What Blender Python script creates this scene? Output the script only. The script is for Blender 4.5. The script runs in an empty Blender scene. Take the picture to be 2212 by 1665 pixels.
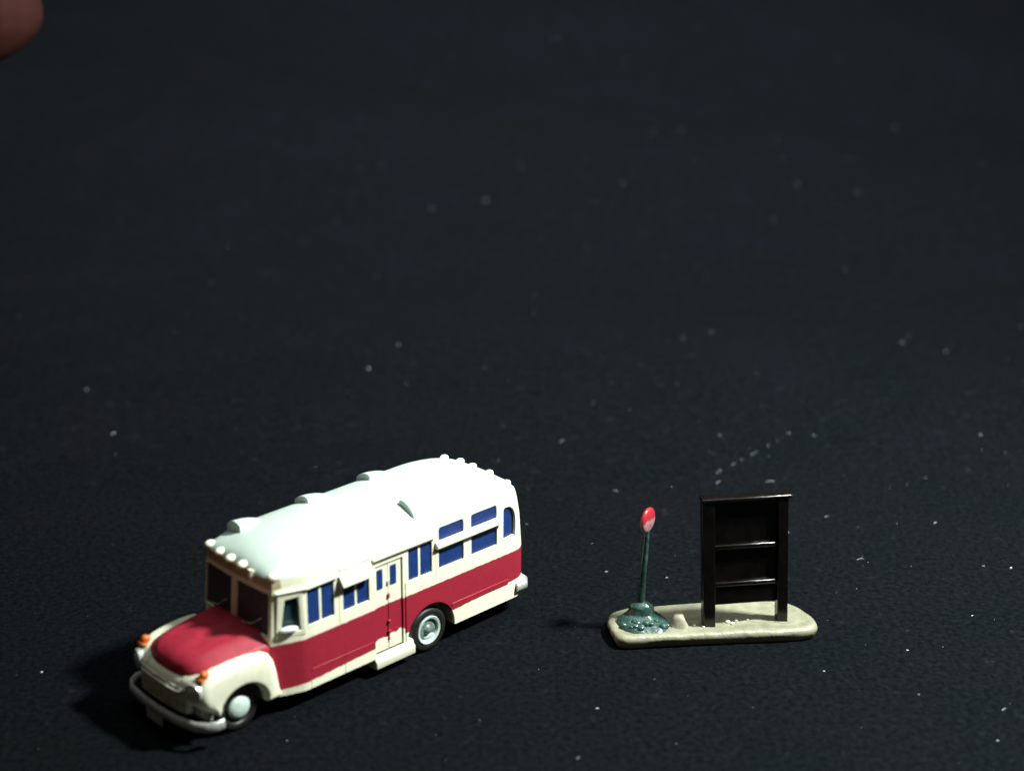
import bpy, bmesh, math, random
from mathutils import Vector, Matrix, noise
R = math.radians
PI = math.pi
random.seed(7)

# One Blender unit is one metre at the toys' 1:150 scale (6.7 mm on the table).
scn = bpy.context.scene
scn.unit_settings.scale_length = 1 / 150
col = scn.collection

# ------------------------------------------------------------------ materials
def new_mat(name):
    m = bpy.data.materials.new(name); m.use_nodes = True
    nt = m.node_tree; b = nt.nodes['Principled BSDF']
    return m, nt, b

def paint(name, rgb, rough=.4, bump=.0, bscale=8, var=.06, coat=0, metal=0, spec=.5):
    m, nt, b = new_mat(name)
    tc = nt.nodes.new('ShaderNodeTexCoord')
    n = nt.nodes.new('ShaderNodeTexNoise'); n.inputs['Scale'].default_value = bscale; n.inputs['Detail'].default_value = 5
    nt.links.new(tc.outputs['Object'], n.inputs['Vector'])
    r = nt.nodes.new('ShaderNodeValToRGB')
    r.color_ramp.elements[0].position = .3; r.color_ramp.elements[1].position = .7
    r.color_ramp.elements[0].color = (*[c * (1 - var) for c in rgb], 1)
    r.color_ramp.elements[1].color = (*[min(1, c * (1 + var)) for c in rgb], 1)
    nt.links.new(n.outputs['Fac'], r.inputs['Fac']); nt.links.new(r.outputs['Color'], b.inputs['Base Color'])
    b.inputs['Roughness'].default_value = rough; b.inputs['Metallic'].default_value = metal
    b.inputs['Specular IOR Level'].default_value = spec
    b.inputs['Coat Weight'].default_value = coat
    if bump:
        bp = nt.nodes.new('ShaderNodeBump'); bp.inputs['Strength'].default_value = .6; bp.inputs['Distance'].default_value = bump
        nt.links.new(n.outputs['Fac'], bp.inputs['Height']); nt.links.new(bp.outputs['Normal'], b.inputs['Normal'])
    return m

CREAM = (.84, .85, .67); RED = (.32, .020, .040)
M = {}
M['cream'] = paint('cream_paint', CREAM, .38, .004, 7, .04)
M['roof'] = paint('white_roof_paint', (.54, .66, .60), .45, .004, 5, .03)
M['red'] = paint('crimson_paint', RED, .48, .006, 6, .12, 0, 0, .3)
M['blue'] = paint('blue_window', (.011, .036, .165), .38, .004, 9, .2)
M['glass'] = paint('dark_window', (.050, .060, .080), .4, 0, 9, .2, 0, 0, .25)
M['corner'] = paint('teal_window', (.012, .038, .05), .3, .004, 9, .25)
M['rubber'] = paint('black_rubber', (.010, .010, .010), .5, .006, 14, .3)
M['under'] = paint('black_underside', (.008, .008, .008), .7, .004, 9, .2)
M['hub'] = paint('pale_hub_paint', (.52, .66, .60), .35, .008, 12, .12)
M['dish'] = paint('grey_green_dish_paint', (.13, .19, .17), .4, .012, 14, .5)
M['chrome'] = paint('silver_paint', (.58, .62, .62), .32, .006, 12, .2, 0, .5)
M['silverdull'] = paint('dull_silver_paint', (.46, .47, .41), .45, .012, 9, .4, 0, .1)
M['orange'] = paint('orange_lamp_paint', (.52, .12, .022), .4, .01, 14, .35)
M['plate'] = paint('grey_plate_paint', (.34, .40, .42), .5, .004, 9, .15)
M['green'] = paint('dark_green_gloss', (.030, .075, .064), .24, .02, 16, .5, .5)
M['board'] = paint('brown_black_gloss', (.0045, .0035, .0032), .2, .008, 5, .4, 0, 0, .42)
M['signred'] = paint('red_disc_paint', (.62, .03, .04), .35, .01, 9, .2)
M['slab'] = paint('khaki_ground_paint', (.27, .268, .19), .36, .04, 5.0, .18, .25)
M['dimcream'] = paint('dim_cream_paint', (.24, .24, .18), .5, .01, 8, .3)  # cream with the shade of the lower nose put into its colour
M['white'] = paint('bright_white_paint', (.88, .92, .92), .3, .002, 9, .03)
M['stone'] = paint('grey_stone', (.34, .33, .24), .6, .03, 6, .2)
M['lint'] = paint('pale_lint', (.36, .40, .43), .6, 0, 9, .5)
M['skin'] = paint('reddish_skin', (.038, .012, .009), .8, .02, 2.5, .14, 0, 0, .08)

def livery():
    """cream body with a hand painted crimson band between the belt and the skirt"""
    m, nt, b = new_mat('cream_and_crimson_livery')
    N = nt.nodes.new; L = nt.links.new
    tc = N('ShaderNodeTexCoord'); sx = N('ShaderNodeSeparateXYZ'); L(tc.outputs['Object'], sx.inputs[0])
    n = N('ShaderNodeTexNoise'); n.inputs['Scale'].default_value = 9; n.inputs['Detail'].default_value = 3
    L(tc.outputs['Object'], n.inputs['Vector'])
    def mt(op, a, c=None, d=None):
        q = N('ShaderNodeMath'); q.operation = op
        for i, x in enumerate((a, c, d)):
            if x is None: continue
            if isinstance(x, (int, float)): q.inputs[i].default_value = x
            else: L(x, q.inputs[i])
        return q.outputs[0]
    u, w = sx.outputs['X'], sx.outputs['Z']
    jit = mt('MULTIPLY', mt('SUBTRACT', n.outputs['Fac'], .5), .035)
    ww = mt('ADD', w, jit)
    low = mt('ADD', mt('MULTIPLY', u, -.047), .755)              # lower edge of the band sinks towards the nose
    # the foot of the door was left unpainted, with a ragged edge
    ind = mt('MULTIPLY', mt('GREATER_THAN', u, 3.06), mt('LESS_THAN', u, 3.74))
    n2 = N('ShaderNodeTexNoise'); n2.inputs['Scale'].default_value = 7; n2.inputs['Detail'].default_value = 4
    L(tc.outputs['Object'], n2.inputs['Vector'])
    rag = mt('MULTIPLY', ind, mt('ADD', .05, mt('MULTIPLY', n2.outputs['Fac'], .16)))
    low = mt('ADD', low, rag)
    def soft(x): return mt('MINIMUM', 1, mt('MAXIMUM', 0, mt('ADD', mt('MULTIPLY', x, 60), .5)))
    band = mt('MULTIPLY', soft(mt('SUBTRACT', ww, low)), soft(mt('SUBTRACT', 1.335, ww)))
    big = N('ShaderNodeTexNoise'); big.inputs['Scale'].default_value = 3; L(tc.outputs['Object'], big.inputs['Vector'])
    var = mt('ADD', .92, mt('MULTIPLY', big.outputs['Fac'], .16))
    mx = N('ShaderNodeMix'); mx.data_type = 'RGBA'
    mx.inputs['A'].default_value = (*CREAM, 1); mx.inputs['B'].default_value = (*RED, 1)
    L(band, mx.inputs['Factor'])
    # brown tint mixed unevenly into the fascia over the windscreen
    brown_mix = mt('MULTIPLY', mt('MULTIPLY', soft(mt('SUBTRACT', u, 5.60)), soft(mt('SUBTRACT', ww, 2.33))), mt('MINIMUM', .9, mt('ADD', .25, n2.outputs['Fac'])))
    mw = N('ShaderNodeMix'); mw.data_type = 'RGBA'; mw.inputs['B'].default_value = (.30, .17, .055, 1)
    L(brown_mix, mw.inputs['Factor']); L(mx.outputs['Result'], mw.inputs['A'])
    hs = N('ShaderNodeHueSaturation'); L(mw.outputs['Result'], hs.inputs['Color']); L(var, hs.inputs['Value'])
    L(hs.outputs['Color'], b.inputs['Base Color'])
    b.inputs['Roughness'].default_value = .36
    bp = N('ShaderNodeBump'); bp.inputs['Strength'].default_value = .5; bp.inputs['Distance'].default_value = .008
    L(n.outputs['Fac'], bp.inputs['Height']); L(bp.outputs['Normal'], b.inputs['Normal'])
    return m
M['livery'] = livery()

def disc_mat():
    m, nt, b = new_mat('red_over_white_disc')
    N = nt.nodes.new; L = nt.links.new
    tc = N('ShaderNodeTexCoord'); sx = N('ShaderNodeSeparateXYZ'); L(tc.outputs['Object'], sx.inputs[0])
    n = N('ShaderNodeTexNoise'); n.inputs['Scale'].default_value = 9; L(tc.outputs['Object'], n.inputs['Vector'])
    a = N('ShaderNodeMath'); a.operation = 'MULTIPLY_ADD'; a.inputs[1].default_value = .14; L(n.outputs['Fac'], a.inputs[0]); L(sx.outputs['Z'], a.inputs[2])
    r = N('ShaderNodeMapRange'); r.inputs['From Min'].default_value = 2.33; r.inputs['From Max'].default_value = 2.37; L(a.outputs[0], r.inputs['Value'])
    mx = N('ShaderNodeMix'); mx.data_type = 'RGBA'; L(r.outputs['Result'], mx.inputs['Factor'])
    mx.inputs['A'].default_value = (.42, .22, .24, 1); mx.inputs['B'].default_value = (.40, .025, .035, 1)
    L(mx.outputs['Result'], b.inputs['Base Color']); b.inputs['Roughness'].default_value = .32
    return m
M['disc'] = disc_mat()

def cloth_mat():
    m, nt, b = new_mat('black_cloth')
    N = nt.nodes.new; L = nt.links.new
    tc = N('ShaderNodeTexCoord')
    n1 = N('ShaderNodeTexNoise'); n1.inputs['Scale'].default_value = 9; n1.inputs['Detail'].default_value = 6; n1.inputs['Roughness'].default_value = .7
    n2 = N('ShaderNodeTexNoise'); n2.inputs['Scale'].default_value = .35; n2.inputs['Detail'].default_value = 3
    n3 = N('ShaderNodeTexNoise'); n3.inputs['Scale'].default_value = 2.6; n3.inputs['Detail'].default_value = 6; n3.inputs['Roughness'].default_value = .75
    for n in (n1, n2, n3): L(tc.outputs['Object'], n.inputs['Vector'])
    r1 = N('ShaderNodeMapRange'); r1.inputs['From Min'].default_value = .35; r1.inputs['From Max'].default_value = .7; r1.inputs['To Min'].default_value = .40; r1.inputs['To Max'].default_value = 1.8
    L(n1.outputs['Fac'], r1.inputs['Value'])
    r3 = N('ShaderNodeMapRange'); r3.inputs['From Min'].default_value = .60; r3.inputs['From Max'].default_value = .80; r3.inputs['To Min'].default_value = 0; r3.inputs['To Max'].default_value = 3.5
    L(n3.outputs['Fac'], r3.inputs['Value'])
    ad = N('ShaderNodeMath'); ad.operation = 'ADD'; L(r1.outputs['Result'], ad.inputs[0]); L(r3.outputs['Result'], ad.inputs[1])
    cr = N('ShaderNodeValToRGB'); cr.color_ramp.elements[0].position = .38; cr.color_ramp.elements[1].position = .62
    cr.color_ramp.elements[0].color = (.0032, .0048, .0056, 1); cr.color_ramp.elements[1].color = (.0040, .0048, .0068, 1)
    L(n2.outputs['Fac'], cr.inputs['Fac'])
    vm = N('ShaderNodeVectorMath'); vm.operation = 'SCALE'; L(cr.outputs['Color'], vm.inputs[0]); L(ad.outputs[0], vm.inputs['Scale'])
    L(vm.outputs[0], b.inputs['Base Color'])
    b.inputs['Roughness'].default_value = .95; b.inputs['Specular IOR Level'].default_value = .04
    bp = N('ShaderNodeBump'); bp.inputs['Strength'].default_value = .5; bp.inputs['Distance'].default_value = .04
    L(n1.outputs['Fac'], bp.inputs['Height']); L(bp.outputs['Normal'], b.inputs['Normal'])
    return m
M['cloth'] = cloth_mat()

# ------------------------------------------------------------------ mesh helpers
def obj(name, bm, mat, parent=None, smooth=True, bevel=0, seg=2, angle=40, label=None):
    me = bpy.data.meshes.new(name)
    bmesh.ops.recalc_face_normals(bm, faces=bm.faces[:])
    bm.to_mesh(me); bm.free()
    o = bpy.data.objects.new(name, me); col.objects.link(o)
    me.materials.append(M[mat] if isinstance(mat, str) else mat)
    if smooth:
        for p in me.polygons: p.use_smooth = True
    if bevel:
        b = o.modifiers.new('bevel', 'BEVEL'); b.width = bevel; b.segments = seg; b.limit_method = 'ANGLE'; b.angle_limit = R(angle)
        b.harden_normals = False
    if smooth:
        auto_smooth(o, angle)
    if parent: o.parent = parent
    if label: o['label'] = label
    return o

def auto_smooth(o, angle):
    me = o.data; bm = bmesh.new(); bm.from_mesh(me)
    for e in bm.edges:
        e.smooth = not (len(e.link_faces) == 2 and e.calc_face_angle(0) > R(angle))
    bm.to_mesh(me); bm.free()

def box(bm, x0, x1, y0, y1, z0, z1, mtx=None):
    vs = [bm.verts.new(Vector((x, y, z)) if mtx is None else mtx @ Vector((x, y, z)))
          for x in (x0, x1) for y in (y0, y1) for z in (z0, z1)]
    for f in ((0, 1, 3, 2), (4, 6, 7, 5), (0, 4, 5, 1), (2, 3, 7, 6), (0, 2, 6, 4), (1, 5, 7, 3)):
        bm.faces.new([vs[i] for i in f])

def prism(bm, pts, fn, d0, d1):
    """polygon pts (s,w) mapped by fn(s,w,d)->xyz, solid between depths d0 and d1"""
    a = [bm.verts.new(fn(s, w, d0)) for s, w in pts]; b = [bm.verts.new(fn(s, w, d1)) for s, w in pts]
    bm.faces.new(a); bm.faces.new(b[::-1]); n = len(pts)
    for i in range(n): bm.faces.new((a[i], b[i], b[(i + 1) % n], a[(i + 1) % n]))

def ringloft(bm, rings, cap0=True, cap1=True, closed=True):
    vr = [[bm.verts.new(p) for p in r] for r in rings]
    n = len(vr[0])
    for a, b in zip(vr, vr[1:]):
        for i in range(n if closed else n - 1):
            j = (i + 1) % n
            bm.faces.new((a[i], a[j], b[j], b[i]))
    for flag, r in ((cap0, vr[0]), (cap1, vr[-1])):
        if flag:
            c = bm.verts.new(sum((v.co for v in r), Vector()) / n)
            for i in range(n): bm.faces.new((r[i], r[(i + 1) % n], c))

def lathe(bm, prof, mtx, n=40):
    """prof of (radius, axial); axis is local z of mtx"""
    rings = []
    for r, z in prof:
        rings.append([mtx @ Vector((max(r, 1e-4) * math.cos(2 * PI * i / n), max(r, 1e-4) * math.sin(2 * PI * i / n), z)) for i in range(n)])
    ringloft(bm, rings)

def tube(bm, pts, rad, n=8):
    rings = []
    for i, p in enumerate(pts):
        p = Vector(p); a = Vector(pts[max(i - 1, 0)]); b = Vector(pts[min(i + 1, len(pts) - 1)])
        t = (b - a).normalized(); s = t.orthogonal().normalized() if i == 0 else (s - t * s.dot(t)).normalized()
        q = t.cross(s); r = rad[i] if isinstance(rad, (list, tuple)) else rad
        rings.append([p + (s * math.cos(2 * PI * k / n) + q * math.sin(2 * PI * k / n)) * r for k in range(n)])
    ringloft(bm, rings)

def ellipsoid(bm, c, r, seg=20, rings=12, mtx=None):
    m = Matrix.Translation(c) @ Matrix.Diagonal((*r, 1))
    if mtx is not None: m = Matrix.Translation(c) @ mtx @ Matrix.Diagonal((*r, 1))
    bmesh.ops.create_uvsphere(bm, u_segments=seg, v_segments=rings, radius=1, matrix=m)

def cut(o, cutter_bm):
    """boolean difference baked into the mesh"""
    bmesh.ops.recalc_face_normals(cutter_bm, faces=cutter_bm.faces[:])
    me = bpy.data.meshes.new('c'); cutter_bm.to_mesh(me); cutter_bm.free()
    c = bpy.data.objects.new('c', me); col.objects.link(c); c.parent = o.parent
    b = o.modifiers.new('cut', 'BOOLEAN'); b.operation = 'DIFFERENCE'; b.object = c; b.solver = 'EXACT'; b.use_self = True
    dg = bpy.context.evaluated_depsgraph_get(); dg.update()
    nm = bpy.data.meshes.new_from_object(o.evaluated_get(dg))
    o.modifiers.remove(b); old = o.data; o.data = nm; nm.name = old.name + '_cut'
    bpy.data.objects.remove(c); bpy.data.meshes.remove(me)

def empty(name, loc, rz=0, label=None, cat=None, group=None):
    o = bpy.data.objects.new(name, None); col.objects.link(o)
    o.location = loc; o.rotation_euler = (0, 0, rz); o.empty_display_size = .3
    if label: o['label'] = label
    if cat: o['category'] = cat
    return o

# ------------------------------------------------------------------ camera
F, PITCH, ROLL, H = 3577.191, R(19.757), R(.38), 14.694
fwd = Vector((0, math.cos(PITCH), -math.sin(PITCH))); up0 = Vector((0, math.sin(PITCH), math.cos(PITCH))); rt0 = Vector((1, 0, 0))
rt = rt0 * math.cos(ROLL) + up0 * math.sin(ROLL); up = -rt0 * math.sin(ROLL) + up0 * math.cos(ROLL)
cam_d = bpy.data.cameras.new('camera'); cam = bpy.data.objects.new('camera', cam_d); col.objects.link(cam)
cam.matrix_world = Matrix(((rt.x, up.x, -fwd.x, 0), (rt.y, up.y, -fwd.y, 0), (rt.z, up.z, -fwd.z, H), (0, 0, 0, 1)))
cam_d.sensor_width = 36; cam_d.lens = F / 2212 * 36; cam_d.clip_start = .5; cam_d.clip_end = 1000
cam_d.dof.use_dof = True; cam_d.dof.focus_distance = 31.2; cam_d.dof.aperture_fstop = cam_d.lens / 1000 / .42
scn.camera = cam
def ray(px, py): return fwd * F + rt * (px - 1106) - up * (py - 832.5)

# ------------------------------------------------------------------ cloth
def cloth_z(x, y):
    z = 0
    if y > 46: z += 16 * (1 - math.cos(min((y - 46) / 60, 1) * PI / 2)) if y < 106 else 16 + (y - 106) * .42
    k = min(max((y - 33) / 14, 0), 1)
    z += k * (.30 * math.sin(y * .33 + .10 * x + 1.5 * noise.noise(Vector((x * .06, y * .05, 1)))) + .5 * noise.noise(Vector((x * .07, y * .12, 0))))
    return z
bm = bmesh.new()
xs = [-70 + 140 * i / 140 for i in range(141)]; ys = [14 + 36 * (i / 60) for i in range(60)] + [50 + 110 * (i / 80) for i in range(81)]
g = [[bm.verts.new((x, y, cloth_z(x, y))) for x in xs] for y in ys]
for j in range(len(ys) - 1):
    for i in range(len(xs) - 1): bm.faces.new((g[j][i], g[j][i + 1], g[j + 1][i + 1], g[j + 1][i]))
cl = obj('cloth', bm, 'cloth'); cl['kind'] = 'structure'; cl['label'] = 'black cloth sprinkled with pale lint under the toys'

def ground_at(px, py):
    d = ray(px, py).normalized(); t = 15.0
    while t < 200:
        P = Vector((0, 0, H)) + d * t
        if P.z <= cloth_z(P.x, P.y): return P
        t += .04
    return P

# ------------------------------------------------------------------ lint
bm = bmesh.new()
def fleck(P, s, ang):
    k = random.random()
    if k < .6:
        m = Matrix.Translation(P + Vector((0, 0, s * .4))) @ Matrix.Rotation(ang, 4, 'Z') @ Matrix.Diagonal((s * random.uniform(.8, 1.9), s * .6, s * .45, 1))
        bmesh.ops.create_icosphere(bm, subdivisions=1, radius=1, matrix=m)
    else:
        L = s * random.uniform(3, 7); c = random.uniform(-.5, .5)
        pts = [P + Vector((math.cos(ang + c * q) * L * q, math.sin(ang + c * q) * L * q, s * .5 + L * .15 * math.sin(q * PI))) for q in (0, .33, .66, 1)]
        tube(bm, pts, s * .22, 4)
big = [(1467, 283), (1408, 288), (1722, 399), (933, 451), (1049, 434), (824, 356), (709, 412), (1825, 582), (810, 598), (861, 745), (796, 797),
       (1948, 740), (2040, 761), (1473, 731), (187, 842), (240, 940), (1209, 956), (1755, 942), (1705, 937), (2118, 940), (2124, 1223), (2184, 1227),
       (1782, 1118), (1440, 1248), (1555, 940), (1548, 1045), (1655, 1042), (2155, 1600), (1780, 1450), (1985, 1500), (620, 1600), (90, 1452), (1290, 1530),
       (1960, 1405), (1310, 1235), (1325, 1060), (1700, 1150), (2020, 1130), (2100, 1330), (1850, 1210), (2165, 1535), (1345, 395), (1245, 1640)]
for px, py in big:
    P = ground_at(px, py); d = (P - Vector((0, 0, H))).length
    fleck(P, d / F * (random.uniform(2.0, 3.4) if py > 760 else random.uniform(1.4, 2.1)), random.uniform(-.3, .9))
P0 = ground_at(1540, 1030); P1 = ground_at(1690, 945)
for i in range(9):
    P = P0.lerp(P1, i / 8 + random.uniform(-.04, .04)); P.z = 0; fleck(P, .02, .6)
for i in range(1500):
    px = random.uniform(0, 2212) if random.random() < .55 else random.uniform(1100, 2212); py = 1665 * random.random() ** .75
    P = ground_at(px, py); d = (P - Vector((0, 0, H))).length
    fleck(P, d / F * (.35 + 1.0 * random.random() ** 6), random.uniform(0, PI))
lint = obj('lint', bm, 'lint'); lint['kind'] = 'stuff'; lint['label'] = 'pale lint flecks and short fibres scattered on the black cloth'; lint['category'] = 'lint'

# ------------------------------------------------------------------ the bus
bus = empty('toy_bus', (-.492, 29.102, 0), R(224.824), 'crimson and cream toy bonnet bus with white roof and blue windows', 'toy bus')
W = 1.13
def lerp_tab(t, x):
    if x <= t[0][0]: return t[0][1]
    for (a, p), (b, q) in zip(t, t[1:]):
        if x <= b: return p + (q - p) * (x - a) / (b - a)
    return t[-1][1]
UF = [(0, 5.80), (1.35, 5.80), (2.3, 5.72), (2.5, 5.72), (2.60, 5.68), (2.70, 5.61), (2.80, 5.49), (2.88, 5.32), (2.93, 5.12), (2.96, 4.9), (2.985, 4.5)]
UR = [(0, -.09), (1.3, -.09), (2.0, -.03), (2.3, .03), (2.5, .08), (2.62, .16), (2.72, .36), (2.82, .66), (2.90, 1.0), (2.96, 1.5), (2.985, 2.0)]
def vhalf(w):
    if w <= 2.3: return W
    x = min((w - 2.3) / .69, .9995)
    return W * (1 - x ** 2.6) ** (1 / 2.3)
def outline(w):
    vh = vhalf(w); uf = lerp_tab(UF, w); ur = lerp_tab(UR, w); k = vh / W
    hp = [(uf + .07, 0), (uf + .065, .25), (uf + .06, .5), (uf + .045, .78), (uf + .02, .93 * 1), (uf - .22, 1.03), (uf - .47, 1.115), (uf - .53, W)]
    hp = [(u, v * k) for u, v in hp]
    rr = .42 * k
    x = min(max((w - 2.5) / .35, 0), 1); x = x * x * (3 - 2 * x)
    a = .53 + .75 * x
    hp = [(u * (1 - x) + x * (uf + .07 - a * (1 - max(1 - (v / vh) ** 2.6, 0) ** (1 / 2.6))), v) for u, v in hp]
    rr = min(.42 + .45 * x, vh * .96)
    n = 14
    u0, u1 = hp[-1][0], ur + rr
    side = [(u0 + (u1 - u0) * i / n, vh) for i in range(1, n)]
    arc = [(ur + rr - rr * math.sin(a), vh - rr + rr * math.cos(a)) for a in [PI / 2 * i / 10 for i in range(11)]]
    back = [(ur - .03 * math.cos(q * PI / 2), (vh - rr) * q) for q in (.75, .5, .25, 0)]
    half = hp + side + arc + back
    full = half + [(u, -v) for u, v in half[-2:0:-1]]
    return [Vector((u, v, w)) for u, v in full]

bm = bmesh.new()
ringloft(bm, [outline(w) for w in (.37, .7, 1.0, 1.3, 1.6, 2.0, 2.3, 2.42, 2.50)])
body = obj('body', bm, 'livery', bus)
def side_fn(s, w, d): return Vector((s, W + d, w))
def far_fn(s, w, d): return Vector((s, -W - d, w))
def rrect(a, b, c, d, r=.03, n=3):
    pts = []
    for cx, cy, a0 in ((b - r, d - r, 0), (a + r, d - r, 90), (a + r, c + r, 180), (b - r, c + r, 270)):
        for i in range(n + 1):
            t = R(a0 + 90 * i / n); pts.append((cx + r * math.cos(t), cy + r * math.sin(t)))
    return pts
def arch_win(a, b, c, d, n=8):
    """rear quarter light: upright front edge, top rounded down towards the rear (small u)"""
    pts = [(b, c), (b, d - .04), (b - .03, d)]
    for i in range(n + 1):
        t = PI / 2 * i / n; pts.append((a + .22 - .22 * math.sin(t), d - .30 + .30 * math.cos(t)))
    pts.append((a, c)); return pts
# front corner panel frame: from (uf-.53, W) to (uf-.04,.93)
C0 = Vector((5.235, 1.13, 0)); C1 = Vector((5.76, .945, 0)); ct = (C1 - C0).normalized(); cn = Vector((-ct.y, ct.x, 0))
def corner_fn(s, w, d, sg=1):
    p = C0 + ct * s + cn * d + Vector((0, 0, w)); p.y *= sg; return p
def rear_map(fn, inset):
    def f(s, w, d):
        p = fn(s, w, d)
        return p
    return f
wins = [  # polygon, mullion positions, name
    (rrect(4.62, 5.19, 1.53, 2.21), [4.905], 'w'), (rrect(3.85, 4.43, 1.53, 2.08), [4.14], 'w'),
    (rrect(2.40, 2.96, 1.58, 2.21), [2.69], 'w'), (rrect(1.63, 2.24, 2.10, 2.41, .05), [], 'w'), (rrect(.80, 1.45, 2.10, 2.415, .05), [], 'w'),
    (rrect(1.63, 2.24, 1.585, 2.035), [], 'w'), (rrect(.79, 1.44, 1.585, 2.035), [], 'w')]
cw = [(.07, 1.50), (.46, 1.54), (.37, 2.16), (.10, 2.19)]
wsn = [[(-.95, 1.46), (-.10, 1.46), (-.10, 2.26), (-.93, 2.26)], [(.0, 1.46), (.90, 1.46), (.88, 2.26), (.0, 2.26)]]
def ws_fn(s, w, d):
    base = lerp_tab(UF, w) + lerp_tab([(0, .07), (.25, .065), (.5, .06), (.78, .045), (.93, .02)], abs(s))
    return Vector((base + d, s, w))
cb = []
def addcut(pts, fn, d0, d1):
    b = bmesh.new(); prism(b, pts, fn, d0, d1); cb.append(b)
for pts, mu, nm in wins:
    addcut(pts, side_fn, -.052, .1); addcut(pts, far_fn, -.052, .1)
qw = arch_win(.31, .63, 1.64, 2.29)
def q_fn(s, w, d):     # follows the rounded rear corner
    v = W + d
    if s < .5: v -= (.5 - s) ** 2 * 1.3
    return Vector((s, v, w))
def q_far(s, w, d):
    p = q_fn(s, w, d); p.y *= -1; return p
addcut(qw, q_fn, -.05, .1); addcut(qw, q_far, -.05, .1)
# door recess, awning recess
door_poly = [(3.11, .60), (3.71, .60), (3.71, 2.11), (3.11, 2.11)]
addcut([(3.09, .44), (3.73, .44), (3.73, 2.14), (3.09, 2.14)], side_fn, -.06, .1)
addcut([(3.83, 2.10), (4.45, 2.10), (4.45, 2.34), (3.83, 2.34)], side_fn, -.05, .1)
for sg in (1, -1):
    addcut(cw, lambda s, w, d, sg=sg: corner_fn(s, w, d, sg), -.07, .1)
for poly in wsn: addcut(poly, ws_fn, -.05, .15)
for wu, rad in ((2.43, .57),):
    for sg in (1, -1):
        arcp = [(wu + rad * math.cos(t), .42 + rad * math.sin(t)) for t in [PI * i / 20 for i in range(21)]] + [(wu - rad, .1), (wu + rad, .1)]
        addcut(arcp, side_fn if sg > 0 else far_fn, -.42, .1)
# panel grooves
for a, b, c, d in ((5.150, 5.168, .3, .50), (4.41, 4.43, .3, .56), (3.02, 3.05, .43, 1.60), (4.505, 4.525, 1.35, 2.24), (2.30, 2.318, 1.4, 2.02)):
    addcut([(a, c), (b, c), (b, d), (a, d)], side_fn, -.022, .05)
for b in cb: cut(body, b)
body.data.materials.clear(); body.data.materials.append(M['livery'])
for p in body.data.polygons: p.use_smooth = True
auto_smooth(body, 32)
bv = body.modifiers.new('bevel', 'BEVEL'); bv.width = .012; bv.segments = 2; bv.limit_method = 'ANGLE'; bv.angle_limit = R(50)

def inset_poly(pts, k):
    cx = sum(p[0] for p in pts) / len(pts); cy = sum(p[1] for p in pts) / len(pts)
    ex = max(abs(p[0] - cx) for p in pts); ey = max(abs(p[1] - cy) for p in pts)
    return [(cx + (x - cx) * (1 - k / ex), cy + (y - cy) * (1 - k / ey)) for x, y in pts]

def add_window(fn, pts, mullions, mat='blue', depth=.05, fr=.022, sill=True):
    """frame (with its mullion and sill) and the pane behind it"""
    b = bmesh.new(); c0 = min(p[1] for p in pts); c1 = max(p[1] for p in pts); a0 = min(p[0] for p in pts); a1 = max(p[0] for p in pts)
    if sill: prism(b, [(a0 + .012, c0 + .002), (a1 - .012, c0 + .002), (a1 - .012, c0 + .03), (a0 + .012, c0 + .03)], fn, -depth + .02, .004)
    else: prism(b, [(a0 + .02, c0 + .002), (a1 - .02, c0 + .002), (a1 - .02, c0 + .015), (a0 + .02, c0 + .015)], fn, -depth + .02, -depth + .03)
    for mq in mullions:
        prism(b, [(mq - .026, c0 + .03), (mq + .026, c0 + .03), (mq + .026, c1 - .004), (mq - .026, c1 - .004)], fn, -depth + .02, -.018)
    f = obj('window', b, 'cream', bus, bevel=.006)
    b = bmesh.new(); prism(b, inset_poly(pts, .004), fn, -depth + .003, -depth + .022)
    obj('pane', b, mat, f, smooth=False)
    return f
for sg, fn in ((1, side_fn), (-1, far_fn)):
    for pts, mu, nm in wins: add_window(fn, pts, mu, sill=min(p[1] for p in pts) < 2.05)
add_window(q_fn, qw, [], depth=.048); add_window(q_far, qw, [], depth=.048)
for sg in (1, -1):
    b = bmesh.new()
    fnc = lambda s, w, d, sg=sg: corner_fn(s, w, d, sg)
    # raised frame round the cab's corner window
    outer = [(.01, 1.44), (.53, 1.46), (.47, 2.22), (.04, 2.25)]
    inner = [(.085, 1.53), (.44, 1.56), (.355, 2.13), (.115, 2.15)]
    for i in range(4):
        j = (i + 1) % 4
        prism(b, [outer[i], outer[j], inner[j], inner[i]], fnc, -.068, .022)
    f = obj('corner_window', b, 'cream', bus, bevel=.008)
    b = bmesh.new(); prism(b, inset_poly(cw, .006), fnc, -.066, -.045); obj('pane', b, 'corner', f, smooth=False)
b = bmesh.new()
ellipsoid(b, corner_fn(.31, 1.60, .05), (.165, .055, .06), mtx=Matrix.Rotation(math.atan2(ct.y, ct.x), 4, 'Z') @ Matrix.Rotation(R(0), 4, 'Y'))
obj('side_mirror', b, 'white', bus)
for poly in wsn:
    b = bmesh.new()
    ins = inset_poly(poly, .024)
    for i in range(4):
        j = (i + 1) % 4
        prism(b, [inset_poly(poly, .006)[i], inset_poly(poly, .006)[j], ins[j], ins[i]], ws_fn, -.045, .012)
    f = obj('windshield', b, 'cream', bus, bevel=.006)
    b = bmesh.new(); prism(b, inset_poly(poly, .005), ws_fn, -.048, -.028); obj('pane', b, 'glass', f, smooth=False)
    b = bmesh.new(); cx = sum(p[0] for p in poly) / 4
    tube(b, [ws_fn(cx - .3, 1.53, .02), ws_fn(cx + .02, 1.60, .015), ws_fn(cx + .26, 1.78, .01)], .012, 6); obj('wiper', b, 'silverdull', f)

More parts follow.
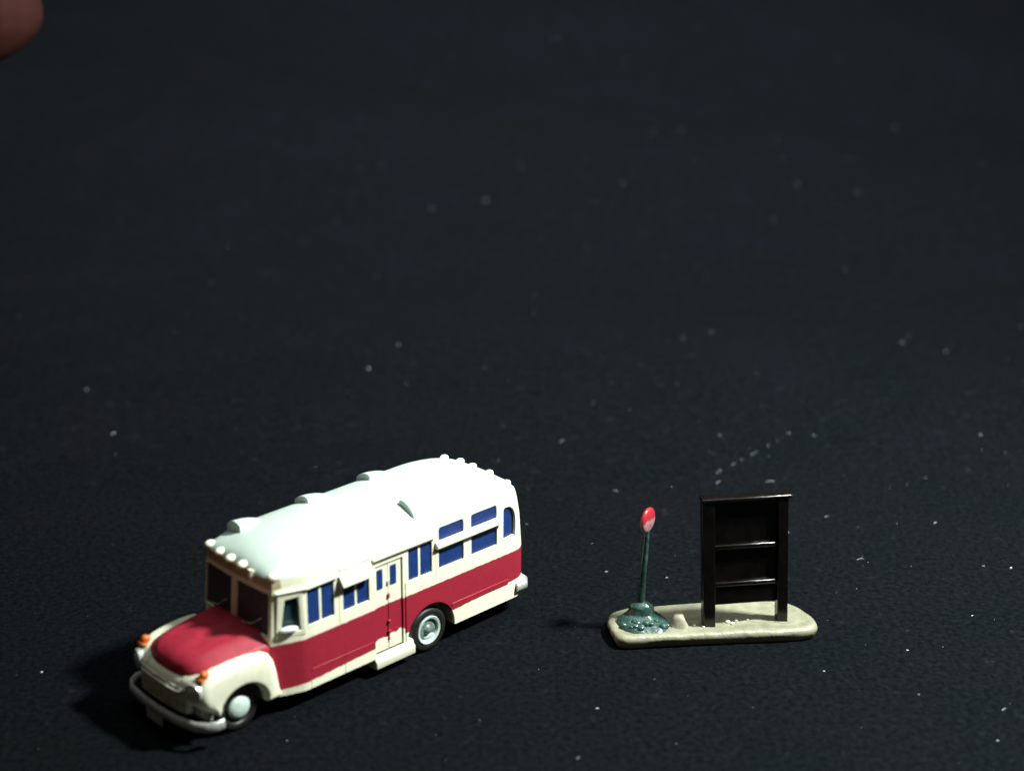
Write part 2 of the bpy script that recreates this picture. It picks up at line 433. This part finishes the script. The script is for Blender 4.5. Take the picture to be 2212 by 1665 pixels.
# roof
ws_ = [2.502] + [2.3 + .69 * math.sin(R(a)) for a in (20, 25, 30, 35, 40, 45, 50, 55, 60, 65, 70, 75, 80, 85)]
ws_ = [2.504] + [w for w in ws_ if w > 2.52] + [2.985]
def sink(u, w):
    return w if w <= 2.5 else 2.5 + (w - 2.5) * (.72 + .16 * min(max((5.7 - u) / 4.5, 0), 1))
bm = bmesh.new(); ringloft(bm, [[Vector((p.x, p.y, sink(p.x, p.z))) for p in outline(w)] for w in ws_]); roof = obj('roof', bm, 'roof', bus, angle=75)
def roof_z(u, v):
    lo, hi = 2.3, 2.985
    for _ in range(24):
        m = (lo + hi) / 2
        if vhalf(m) > abs(v) and lerp_tab(UF, m) > u: lo = m
        else: hi = m
    return sink(u, lo)
def vent(u, v, L=.55, wd=.20, h=.125):
    b = bmesh.new(); rings = []
    for i in range(9):
        t = i / 8; hh = h * (1 - t ** 2.2); w_ = wd * (1 - .35 * t ** 2)
        r = []
        for k in range(13):
            a = PI * k / 12; vv = v + w_ * math.cos(a); q = roof_z(u, vv)
            r.append(Vector((u - L * t, vv, q - .03 + (hh + .03) * math.sin(a) ** .38)))
        for k in range(11, 0, -1):
            a = PI * k / 12; vv = v + w_ * math.cos(a); r.append(Vector((u - L * t, vv, roof_z(u, vv) - .06)))
        rings.append(r)
    ringloft(b, rings)
    return obj('roof_vent', b, 'roof', bus, bevel=.012, angle=50)
for u in (5.30, 3.84, 2.42): vent(u, -.72)
vent(2.70, .80)
# roof edge lamps
def knob(name, c, r, mat='cream', ax='u'):
    b = bmesh.new(); ellipsoid(b, c, r, 14, 10); return obj(name, b, mat, bus)
for v in (-.86, -.50, -.16, .17, .90):
    knob('marker_lamp', (5.74 + (.03 if abs(v) < .3 else 0) - (.05 if abs(v) > .7 else 0), v, 2.555), (.11, .095, .070))
b = bmesh.new(); tube(b, [(5.79, .44, 2.56), (5.81, .44, 2.50), (5.80, .44, 2.36)], [.06, .042, .02], 8); obj('marker_lamp', b, 'cream', bus)
for v in (-.84, -.50, -.16, .30, .86): knob('marker_lamp', (.20 + (.10 if abs(v) > .7 else .0), v, 2.615), (.10, .08, .065))

# drip rails and awning boards
def strip(name, u0, u1, z0, z1, d=.05, mat='cream', tilt=0, base=-.01):
    b = bmesh.new(); prism(b, [(base, z0), (d, z0 - tilt), (d, z1 - tilt), (base, z1)], lambda s, w, q: Vector((q, W + s, w)), u0, u1)
    return obj(name, b, mat, bus, bevel=.012)
strip('drip_rail', 4.54, 5.24, 2.25, 2.295, .055); strip('drip_rail', 2.34, 3.80, 2.27, 2.325, .06)
b = bmesh.new(); tube(b, [corner_fn(s, 2.275, .02) for s in (0, .2, .42, .5)], .028, 8); obj('drip_rail', b, 'cream', bus)
strip('drip_rail', 3.80, 4.50, 2.355, 2.375, .02)
# tilted blind over the second window
b = bmesh.new(); prism(b, [(-.045, 2.315), (-.02, 2.33), (.135, 2.10), (.135, 2.065), (.11, 2.06)], lambda s, w, q: Vector((q, W + s, w)), 3.815, 4.52)
obj('awning', b, 'cream', bus, bevel=.008)
b = bmesh.new(); prism(b, [(-.01, 2.165), (.03, 2.165), (.085, 2.10), (.085, 2.045), (.06, 2.03), (-.01, 2.04)], lambda s, w, q: Vector((q, W + s, w)), .72, 2.33)
obj('awning', b, 'cream', bus, bevel=.01)

# folding door
b = bmesh.new(); prism(b, [(3.10, .46), (3.405, .46), (3.405, 2.12), (3.10, 2.12)], side_fn, -.058, -.030); prism(b, [(3.42, .46), (3.72, .46), (3.72, 2.12), (3.42, 2.12)], side_fn, -.058, -.030)
door = obj('door', b, 'livery', bus, bevel=.006)
for a, c in ((3.22, 3.36), (3.53, 3.665)):
    b = bmesh.new(); prism(b, rrect(a, c, 1.67, 2.045, .02), side_fn, -.04, -.024); obj('window', b, 'blue', door, smooth=False)
for w, mt_ in ((1.70, 'silverdull'), (1.44, 'red')):
    b = bmesh.new(); box(b, 3.385, 3.44, W - .035, W - .005, w, w + .09); obj('handle', b, mt_, door, bevel=.01)
b = bmesh.new()
for w in (.80, 1.0): ellipsoid(b, (3.41, W - .01, w), (.035, .035, .03), 10, 8)
box(b, 3.395, 3.425, W - .04, W - .015, .62, 1.0); obj('hinge', b, 'red', door)
# step below the door
b = bmesh.new(); prism(b, [(-.25, .17), (.04, .17), (.055, .20), (.055, .33), (.01, .37), (.0, .44), (-.25, .44)], lambda s, w, q: Vector((q, W + s, w)), 2.86, 3.77)
obj('step', b, 'cream', bus, bevel=.02)
# moulding along the foot of the red band
b = bmesh.new(); prism(b, [(-.01, .80), (.012, .795), (.012, .77), (-.01, .60)], lambda s, w, q: Vector((q, W + s, w + .02)), .5, 1.93); obj('moulding', b, 'red', bus, bevel=.008)
b = bmesh.new(); prism(b, [(-.01, .80), (.007, .79), (.007, .765), (-.01, .62)], lambda s, w, q: Vector((q, W + s, w - .06)), 3.78, 5.14); obj('moulding', b, 'red', bus, bevel=.006)

# underside
b = bmesh.new(); box(b, .25, 6.9, -.62, .62, .24, .46); obj('chassis', b, 'under', bus, bevel=.03)

# rear bumper
b = bmesh.new()
pts = [(.22, 1.14), (.02, 1.15), (-.10, 1.03), (-.15, .7), (-.17, 0), (-.15, -.7), (-.10, -1.03), (.02, -1.15), (.22, -1.14)]
tube(b, [(u + .07, v - math.copysign(.03, v), .56) for u, v in pts], .10, 10); obj('bumper', b, 'chrome', bus)

# nose: wings, front panel, bonnet
def bend(p):
    k = min(max((p.x - 6.5) / .8, 0), 1); k = k * k * (3 - 2 * k)
    sg = 1 if p.y > 0 else -1
    return Vector((p.x + .06 * k - .13 * (abs(p.y) / 1.05) ** 2.4 * k, p.y * (1 - .045 * k), p.z))
prof_top = [(5.69, .40), (5.725, .60), (5.77, .90), (5.82, 1.10), (5.90, 1.24), (6.03, 1.315), (6.3, 1.33), (6.6, 1.315), (6.9, 1.28), (7.10, 1.22), (7.24, 1.13), (7.31, 1.0), (7.32, .87), (7.25, .72), (7.12, .60), (7.00, .54)]
archp = [(6.47 + .49 * math.cos(t) * (1 if math.cos(t) > 0 else .98), .42 + .47 * math.sin(t)) for t in [R(8) + (PI - R(8)) * i / 14 for i in range(15)]]
for sg in (1, -1):
    b = bmesh.new(); prof = prof_top + archp
    prof[-1] = (5.99, .40)
    steps = [(.50, 0), (.65, 0), (.80, 0), (.92, 0), (.985, .012), (1.025, .035), (1.05, .075), (1.058, .12)]
    cx, cy = 6.5, .8
    rings = []
    n = len(prof)
    nrm = []
    for i in range(n):
        a = Vector(prof[i - 1]); c = Vector(prof[(i + 1) % n]); t = (c - a).normalized(); nrm.append(Vector((t.y, -t.x)))
    for v, ins in steps:
        rings.append([bend(Vector((prof[i][0] + nrm[i].x * ins * (1 if i < len(prof_top) else .6), (v) * sg, prof[i][1] + nrm[i].y * ins * (1 if i < len(prof_top) else .6)))) for i in range(n)])
    vr = [[b.verts.new(p) for p in r] for r in rings]
    for r0, r1 in zip(vr, vr[1:]):
        for i in range(n): b.faces.new((r0[i], r0[(i + 1) % n], r1[(i + 1) % n], r1[i]))
    nt_ = len(prof_top)
    # outer face: strip between the top outline and the arch
    top = vr[-1][:nt_][::-1]; ar = vr[-1][nt_:]
    i = j = 0
    while i < len(top) - 1 or j < len(ar) - 1:
        if j >= len(ar) - 1 or (i < len(top) - 1 and (i + 1) / len(top) <= (j + 1) / len(ar)):
            b.faces.new((top[i], top[i + 1], ar[j])); i += 1
        else:
            b.faces.new((top[i], ar[j + 1], ar[j])); j += 1
    obj('wing', b, 'cream', bus, angle=45)
b = bmesh.new()
rings = []
pf = [(6.2, .50), (6.2, 1.20), (6.9, 1.20), (7.10, 1.18), (7.24, 1.11), (7.30, 1.0), (7.32, .85), (7.29, .68), (7.20, .50)]
for i in range(13):
    v = -.54 + 1.08 * i / 12
    rings.append([bend(Vector((u, v, w))) for u, w in pf])
ringloft(b, rings); obj('front_panel', b, 'cream', bus, angle=45)
# bonnet
b = bmesh.new(); rings = []
NS = 22
for i in range(NS + 1):
    t = i / NS; t = 1 - (1 - t) ** 1.5 if True else t
    u = 5.68 + 1.60 * min(t, .9985)
    bw = (.93 - .16 * t) * (1 - t ** 12) ** .5
    base = 1.24 - .10 * t ** 2; T = (.33 - .06 * t) * (1 - t ** 10) ** .55
    r = []
    for k in range(29):
        q = -1 + 2 * k / 28
        aq = abs(q); z = base + T * ((1 - .16 * aq) if aq < .66 else .894 - (aq - .66) / .34 * .62) + .016 * math.exp(-(abs(q) * 6) ** 2) * (1 - t ** 4)
        r.append(Vector((u, bw * q, z)))
    r += [Vector((u, bw, base - .12)), Vector((u, -bw, base - .12))][0:2]
    r = r[:29] + [Vector((u, bw, base - .12)), Vector((u, -bw, base - .12))]
    rings.append(r)
ringloft(b, rings); obj('bonnet', b, 'red', bus, angle=60)
# grille, headlamps, bumper, plate, indicators
b = bmesh.new()
rings = []
for i in range(13):
    v = -.66 + 1.32 * i / 12
    rings.append([bend(Vector((7.20, v, .54))), bend(Vector((7.20, v, 1.02))), bend(Vector((7.325, v, 1.0))), bend(Vector((7.345, v, .85))), bend(Vector((7.325, v, .56)))])
ringloft(b, rings); obj('grille_backing', b, 'silverdull', bus, angle=60)
b = bmesh.new()
for w in (.62, .70, .78, .86, .94):
    tube(b, [bend(Vector((7.355, v, w))) for v in [-.56 + 1.12 * i / 10 for i in range(11)]], .022, 6)
for v in (-.57, -.2, .2, .57):
    tube(b, [bend(Vector((7.335, v, w))) for w in (.58, .78, .98)], .022, 6)
obj('grille', b, 'silverdull', bus)
for sg in (1, -1):
    c = bend(Vector((7.28, .83 * sg, .99))); ax = Matrix.Translation(c) @ Matrix.Rotation(R(16 * sg), 4, 'Z') @ Matrix.Rotation(R(90), 4, 'Y')
    b = bmesh.new(); lathe(b, [(.01, -.10), (.165, -.10), (.175, .0), (.165, .045), (.145, .055), (.13, .04), (.01, .04)], ax, 28); hl = obj('headlight', b, 'chrome', bus)
    b = bmesh.new(); lathe(b, [(.01, .03), (.128, .042), (.10, .065), (.05, .08), (.001, .084)], ax, 24); obj('lens', b, 'silverdull', hl)
    b = bmesh.new(); ellipsoid(b, bend(Vector((7.12, .88 * sg, 1.26))), (.085, .075, .085), 16, 10); ind = obj('indicator', b, 'orange', bus)
    b = bmesh.new(); ellipsoid(b, bend(Vector((7.19, .88 * sg, 1.21))), (.06, .12, .035), 14, 8); obj('indicator_base', b, 'orange', ind)
b = bmesh.new()
bp = [(7.00, 1.12), (7.12, 1.12), (7.26, 1.06), (7.40, .88), (7.49, .5), (7.52, 0), (7.50, -.5), (7.45, -.88), (7.34, -1.06), (7.20, -1.14), (7.08, -1.14)]
rings = []
for i, (u, v) in enumerate(bp):
    a = Vector(bp[max(i - 1, 0)]); c = Vector(bp[min(i + 1, len(bp) - 1)]); t = (c - a).normalized(); n_ = Vector((-t.y, t.x)) if t.y < 0 else Vector((t.y, -t.x))
    n_ = Vector((-t.y, t.x)); 
    if n_.dot(Vector((u - 6.4, v))) < 0: n_ = -n_
    ring = []
    for k in range(14):
        aa = 2 * PI * k / 14; ring.append(Vector((u - .05 + n_.x * .045 * math.cos(aa), v + n_.y * .045 * math.cos(aa), .43 + .095 * math.sin(aa))))
    rings.append(ring)
ringloft(b, rings); obj('bumper', b, 'chrome', bus)
b = bmesh.new(); box(b, 7.47, 7.495, -.33, .13, .17, .38); obj('number_plate', b, 'plate', bus, bevel=.01)
b = bmesh.new(); rings = []
for i in range(17):
    v = -.84 + 1.68 * i / 16
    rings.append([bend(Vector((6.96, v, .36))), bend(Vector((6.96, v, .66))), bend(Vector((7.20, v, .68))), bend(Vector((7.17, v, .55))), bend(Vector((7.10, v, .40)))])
ringloft(b, rings); obj('valance', b, 'dimcream', bus, angle=60)

# wheels
def wheel(u, sg, front):
    mt = Matrix.Translation((u, (1.06 if not front else .87) * sg, .43)) @ Matrix.Rotation(R(-90 * sg), 4, 'X')
    root = bpy.data.objects.new('wheel', None)
    b = bmesh.new(); lathe(b, [(.2, -.34), (.36, -.34), (.415, -.30), (.43, -.25), (.43, -.06), (.415, -.02), (.375, .0), (.31, .004), (.285, -.01), (.27, -.04), (.01, -.05)], mt, 48)
    wh = obj('wheel', b, 'rubber', bus, angle=50)
    b = bmesh.new()
    if front: lathe(b, [(.20, -.05), (.212, .0), (.20, .02), (.14, .05), (.06, .065), (.001, .067)], mt, 32)
    else: lathe(b, [(.262, -.05), (.272, .0), (.262, .016), (.222, .004), (.205, -.045), (.001, -.048)], mt, 32)
    rim = obj('rim', b, 'hub', wh)
    if not front:
        b = bmesh.new(); lathe(b, [(.001, -.046), (.198, -.044), (.19, -.038), (.10, -.034), (.07, .0), (.05, .018), (.001, .02)], mt, 28); obj('hub', b, 'dish', wh)
    if not front:
        b = bmesh.new()
        # silver paint pooled in the lower half of the dish
        ellipsoid(b, mt @ Vector((0, 0, 0)) + Vector((-.03, -.045 * sg, -.145)), (.13, .03, .06), 12, 8)
        obj('silver_smear', b, 'hub', wh)
for sg in (1, -1): wheel(2.43, sg, False); wheel(6.47, sg, True)

# ------------------------------------------------------------------ the bus stop
stop = empty('miniature_bus_stop', (3.6, 27.4, 0), 0, 'khaki slab with a round red and white bus stop sign and a dark wooden board', 'model bus stop')
OX = Vector((3.6, 27.4, 0))
outl = [(1.80, 27.45), (1.86, 27.70), (2.10, 27.88), (2.6, 28.0), (3.66, 28.17), (4.6, 28.24), (5.15, 28.24), (5.42, 28.02), (5.60, 27.70), (5.68, 27.40), (5.62, 27.18), (5.35, 27.06), (4.9, 27.0), (4.2, 26.94), (3.4, 26.85), (2.7, 26.77), (2.2, 26.70), (1.97, 26.76), (1.87, 26.98), (1.81, 27.22)]
def catmull(pts, k=5):
    out = []; n = len(pts)
    for i in range(n):
        p = [Vector(pts[(i + d) % n]) for d in (-1, 0, 1, 2)]
        for s in range(k):
            t = s / k
            out.append(.5 * ((2 * p[1]) + (-p[0] + p[2]) * t + (2 * p[0] - 5 * p[1] + 4 * p[2] - p[3]) * t * t + (-p[0] + 3 * p[1] - 3 * p[2] + p[3]) * t ** 3))
    return out
ol = catmull(outl)
cen = Vector((3.7, 27.42))
bm = bmesh.new(); rings = []
SLABH = .25
prof = [(-.07, 0), (-.045, .04), (-.02, .10), (-.002, .16), (-.005, .20), (-.035, .24), (-.09, .262), (-.14, .258), (-.20, .245), (-.28, .24)]
for off, z in prof:
    r = []
    for i, p in enumerate(ol):
        a = ol[i - 1]; c = ol[(i + 1) % len(ol)]; t = (c - a).normalized(); n_ = Vector((t.y, -t.x))
        if n_.dot(p - cen) < 0: n_ = -n_
        wob = .018 * noise.noise(Vector((p.x * 3, p.y * 3, z * 8)))
        q = p + n_ * (off + wob)
        r.append(Vector((q.x, q.y, max(z + (.012 * noise.noise(Vector((p.x * 4, p.y * 4, 5))) if z > .2 else 0), 0))) - OX)
    rings.append(r)
base_r = rings[-1]
for s in (.86, .72, .58, .44, .3, .16, .05):
    c3 = Vector((cen.x, cen.y, 0)) - OX
    r = []
    for p in base_r:
        q = c3 + (p - c3) * s; 
        q.z = .24 + .022 * noise.noise(Vector((q.x * 4, q.y * 4, 2))) + .010 * noise.noise(Vector((q.x * 11, q.y * 11, 4)))
        r.append(q)
    rings.append(r)
ringloft(bm, rings); slab = obj('slab', bm, 'slab', stop, angle=70)
# small lumps on the slab, coloured pale to stand for their glints
for i, (px, py, s) in enumerate(((1572, 1342, .05), (1582, 1346, .04), (1590, 1340, .035), (1615, 1338, .03), (1500, 1350, .03), (1520, 1353, .03))):
    d = ray(px, py); t = (.25 - H) / d.z; P = Vector((0, 0, H)) + d * t - OX
    b = bmesh.new(); ellipsoid(b, P, (s, s * .7, s * .6), 10, 8); obj('glint_lump', b, 'cream', stop)
b = bmesh.new()
bmesh.ops.create_cone(b, cap_ends=True, segments=14, radius1=.19, radius2=.08, depth=.26, matrix=Matrix.Translation(Vector((3.10, 27.25, .34)) - OX))
bmesh.ops.subdivide_edges(b, edges=b.edges[:], cuts=2, use_grid_fill=True)
for v in b.verts: v.co += Vector([.03 * noise.noise(v.co * 5 + Vector((k, 0, 0))) for k in (0, 9, 18)])
obj('stone', b, 'stone', stop, angle=70)
# sign: foot, post, disc
S0 = Vector((2.42, 27.42, .25)) - OX
b = bmesh.new(); rings = []
fp = [(.0, -.02, 0), (.46, -.02, 0), (.46, .03, 0), (.42, .07, 0), (.34, .11, 0), (.25, .16, 0), (.225, .20, 0), (.225, .30, 0), (.20, .35, 0), (.12, .38, 0), (.06, .42, 0), (.0, .42, 0)]
for rr, z, _ in fp:
    r = []
    for i in range(36):
        a = 2 * PI * i / 36; k = 1 + (.16 * noise.noise(Vector((math.cos(a) * 1.6, math.sin(a) * 1.6, z * 3))) if rr > .24 else .04 * noise.noise(Vector((math.cos(a) * 2, math.sin(a) * 2, z))))
        off = Vector((.06, -.16, 0)) * (1 - min(z / .16, 1)) if z < .16 else Vector((0, 0, 0))
        r.append(S0 + off + Vector((max(rr, .001) * k * math.cos(a) * 1.05, max(rr, .001) * k * math.sin(a) * .85, z)))
    rings.append(r)
ringloft(b, rings); sign = obj('sign_foot', b, 'green', stop, angle=50)
b = bmesh.new()
for i in range(16):
    a = random.uniform(PI * 1.05, PI * 1.98); rr = random.uniform(.22, .46); s = random.uniform(.035, .07)
    ellipsoid(b, S0 + Vector((.06 + rr * math.cos(a), -.16 + rr * math.sin(a) * .8, .12 - (rr - .2) * .25)), (s * 1.2, s, s * .8), 10, 7)
obj('paint_lumps', b, 'green', sign)
b = bmesh.new()
pp = [S0 + Vector((-.02, 0, .36)), S0 + Vector((.0, 0, .8)), S0 + Vector((.03, 0, 1.3)), S0 + Vector((.05, 0, 1.75)), S0 + Vector((.06, 0, 1.95))]
tube(b, pp, [.085, .066, .055, .05, .05], 14); obj('sign_post', b, 'green', stop)
dm = Matrix.Translation(S0 + Vector((.055, -.01, 2.03))) @ Matrix.Rotation(R(57), 4, 'Z') @ Matrix.Rotation(R(90), 4, 'X')
b = bmesh.new(); lathe(b, [(.01, -.045), (.195, -.045), (.228, -.025), (.236, 0), (.228, .025), (.195, .045), (.01, .045)], dm, 40); obj('sign_disc', b, 'disc', stop, angle=60)

# board
A = Vector((3.655, 27.27, .20)) - OX; B = Vector((5.03, 27.50, .20)) - OX
bx = (B - A).normalized(); byv = Vector((-bx.y, bx.x, 0)); LEN = (B - A).length
bz = (Vector((0, 0, 1)) - bx * .055).normalized()
BM = Matrix(((bx.x, byv.x, bz.x, A.x), (bx.y, byv.y, bz.y, A.y), (bx.z, byv.z, bz.z, A.z), (0, 0, 0, 1)))
def bpart(name, x0, x1, y0, y1, z0, z1, bev=.018, parent=None, mat='board'):
    b = bmesh.new(); box(b, x0, x1, y0, y1, z0, z1, BM); return obj(name, b, mat, parent or brd, bevel=bev, seg=3)
b = bmesh.new(); box(b, .10, LEN - .10, .0, .05, .46, 2.53, BM); brd = obj('board', b, 'board', stop, bevel=.01)
bpart('post', -.115, .115, -.09, .10, 0, 2.53); bpart('post', LEN - .10, LEN + .10, -.09, .10, 0, 2.53)
bpart('top_rail', -.13, LEN + .16, -.11, .12, 2.535, 2.605, .025)
bpart('rail', .118, LEN - .103, -.075, -.002, 1.58, 1.67, .03); bpart('rail', .118, LEN - .103, -.075, -.002, .83, .92, .03)
bpart('lower_panel', .118, LEN - .103, -.045, -.002, .46, .825, .01)

# ------------------------------------------------------------------ the person's fingertip, upper left
def at(px, py, d):
    v = ray(px, py); return Vector((0, 0, H)) + v * (d / F)
D = 41
tip = at(22, 128, D); pts = [tip, at(-30, 44, D - .5), at(-110, -100, D - 1), at(-250, -250, D - 1.5), at(-420, -430, D - 1), at(-640, -560, D + 1)]
me = bpy.data.meshes.new('person'); px_ = D / F
b = bmesh.new(); vs = [b.verts.new(p) for p in pts]
for a, c in zip(vs, vs[1:]): b.edges.new((a, c))
b.to_mesh(me); b.free()
per = bpy.data.objects.new('person', me); col.objects.link(per); me.materials.append(M['skin'])
sk = per.modifiers.new('skin', 'SKIN')
for i, r in enumerate((92, 124, 126, 124, 130, 140)):
    s = me.skin_vertices[0].data[i]; s.radius = (r * px_ * 1.12, r * px_ * 1.12)
me.skin_vertices[0].data[5].use_root = True
ss = per.modifiers.new('sub', 'SUBSURF'); ss.levels = 3; ss.render_levels = 3
sk.use_smooth_shade = True
dg = bpy.context.evaluated_depsgraph_get(); dg.update()
nm = bpy.data.meshes.new_from_object(per.evaluated_get(dg)); per.modifiers.clear(); per.data = nm
nm.materials.clear(); nm.materials.append(M['skin'])
for p in nm.polygons: p.use_smooth = True
per['label'] = 'person of whom only a dim reddish fingertip shows in the top left corner'; per['category'] = 'person'

# ------------------------------------------------------------------ light
def area(name, loc, target, size, power, color):
    l = bpy.data.lights.new(name, 'AREA'); l.shape = 'DISK'; l.size = size; l.energy = power; l.color = color
    o = bpy.data.objects.new(name, l); col.objects.link(o); o.location = loc
    o.rotation_euler = (Vector(target) - Vector(loc)).to_track_quat('-Z', 'Y').to_euler(); return o
area('desk_lamp', (17, 24.4, 24), (0, 26, 0), 3.0, 23500, (.95, 1.0, .93))
area('far_cloth_fill', (5, 42, 50), (0, 110, 27), 20, 88000, (.95, .97, 1.0))  # added light, aimed past the bus to brighten the far cloth
area('overhead_fill', (0, 30, 60), (0, 30, 0), 40, 7500, (.93, 1.0, .98))  # weak fill added overhead to lift the shadows on the cloth
wd = bpy.data.worlds.new('World'); scn.world = wd; wd.use_nodes = True
wd.node_tree.nodes['Background'].inputs['Color'].default_value = (1.0, .76, .50, 1)
wd.node_tree.nodes['Background'].inputs['Strength'].default_value = .045
vs_ = scn.view_settings; vs_.view_transform = 'Standard'; vs_.look = 'None'; vs_.exposure = 0; vs_.gamma = 1; vs_.use_curve_mapping = False
scn.render.engine = 'CYCLES'
scn.cycles.max_bounces = 6
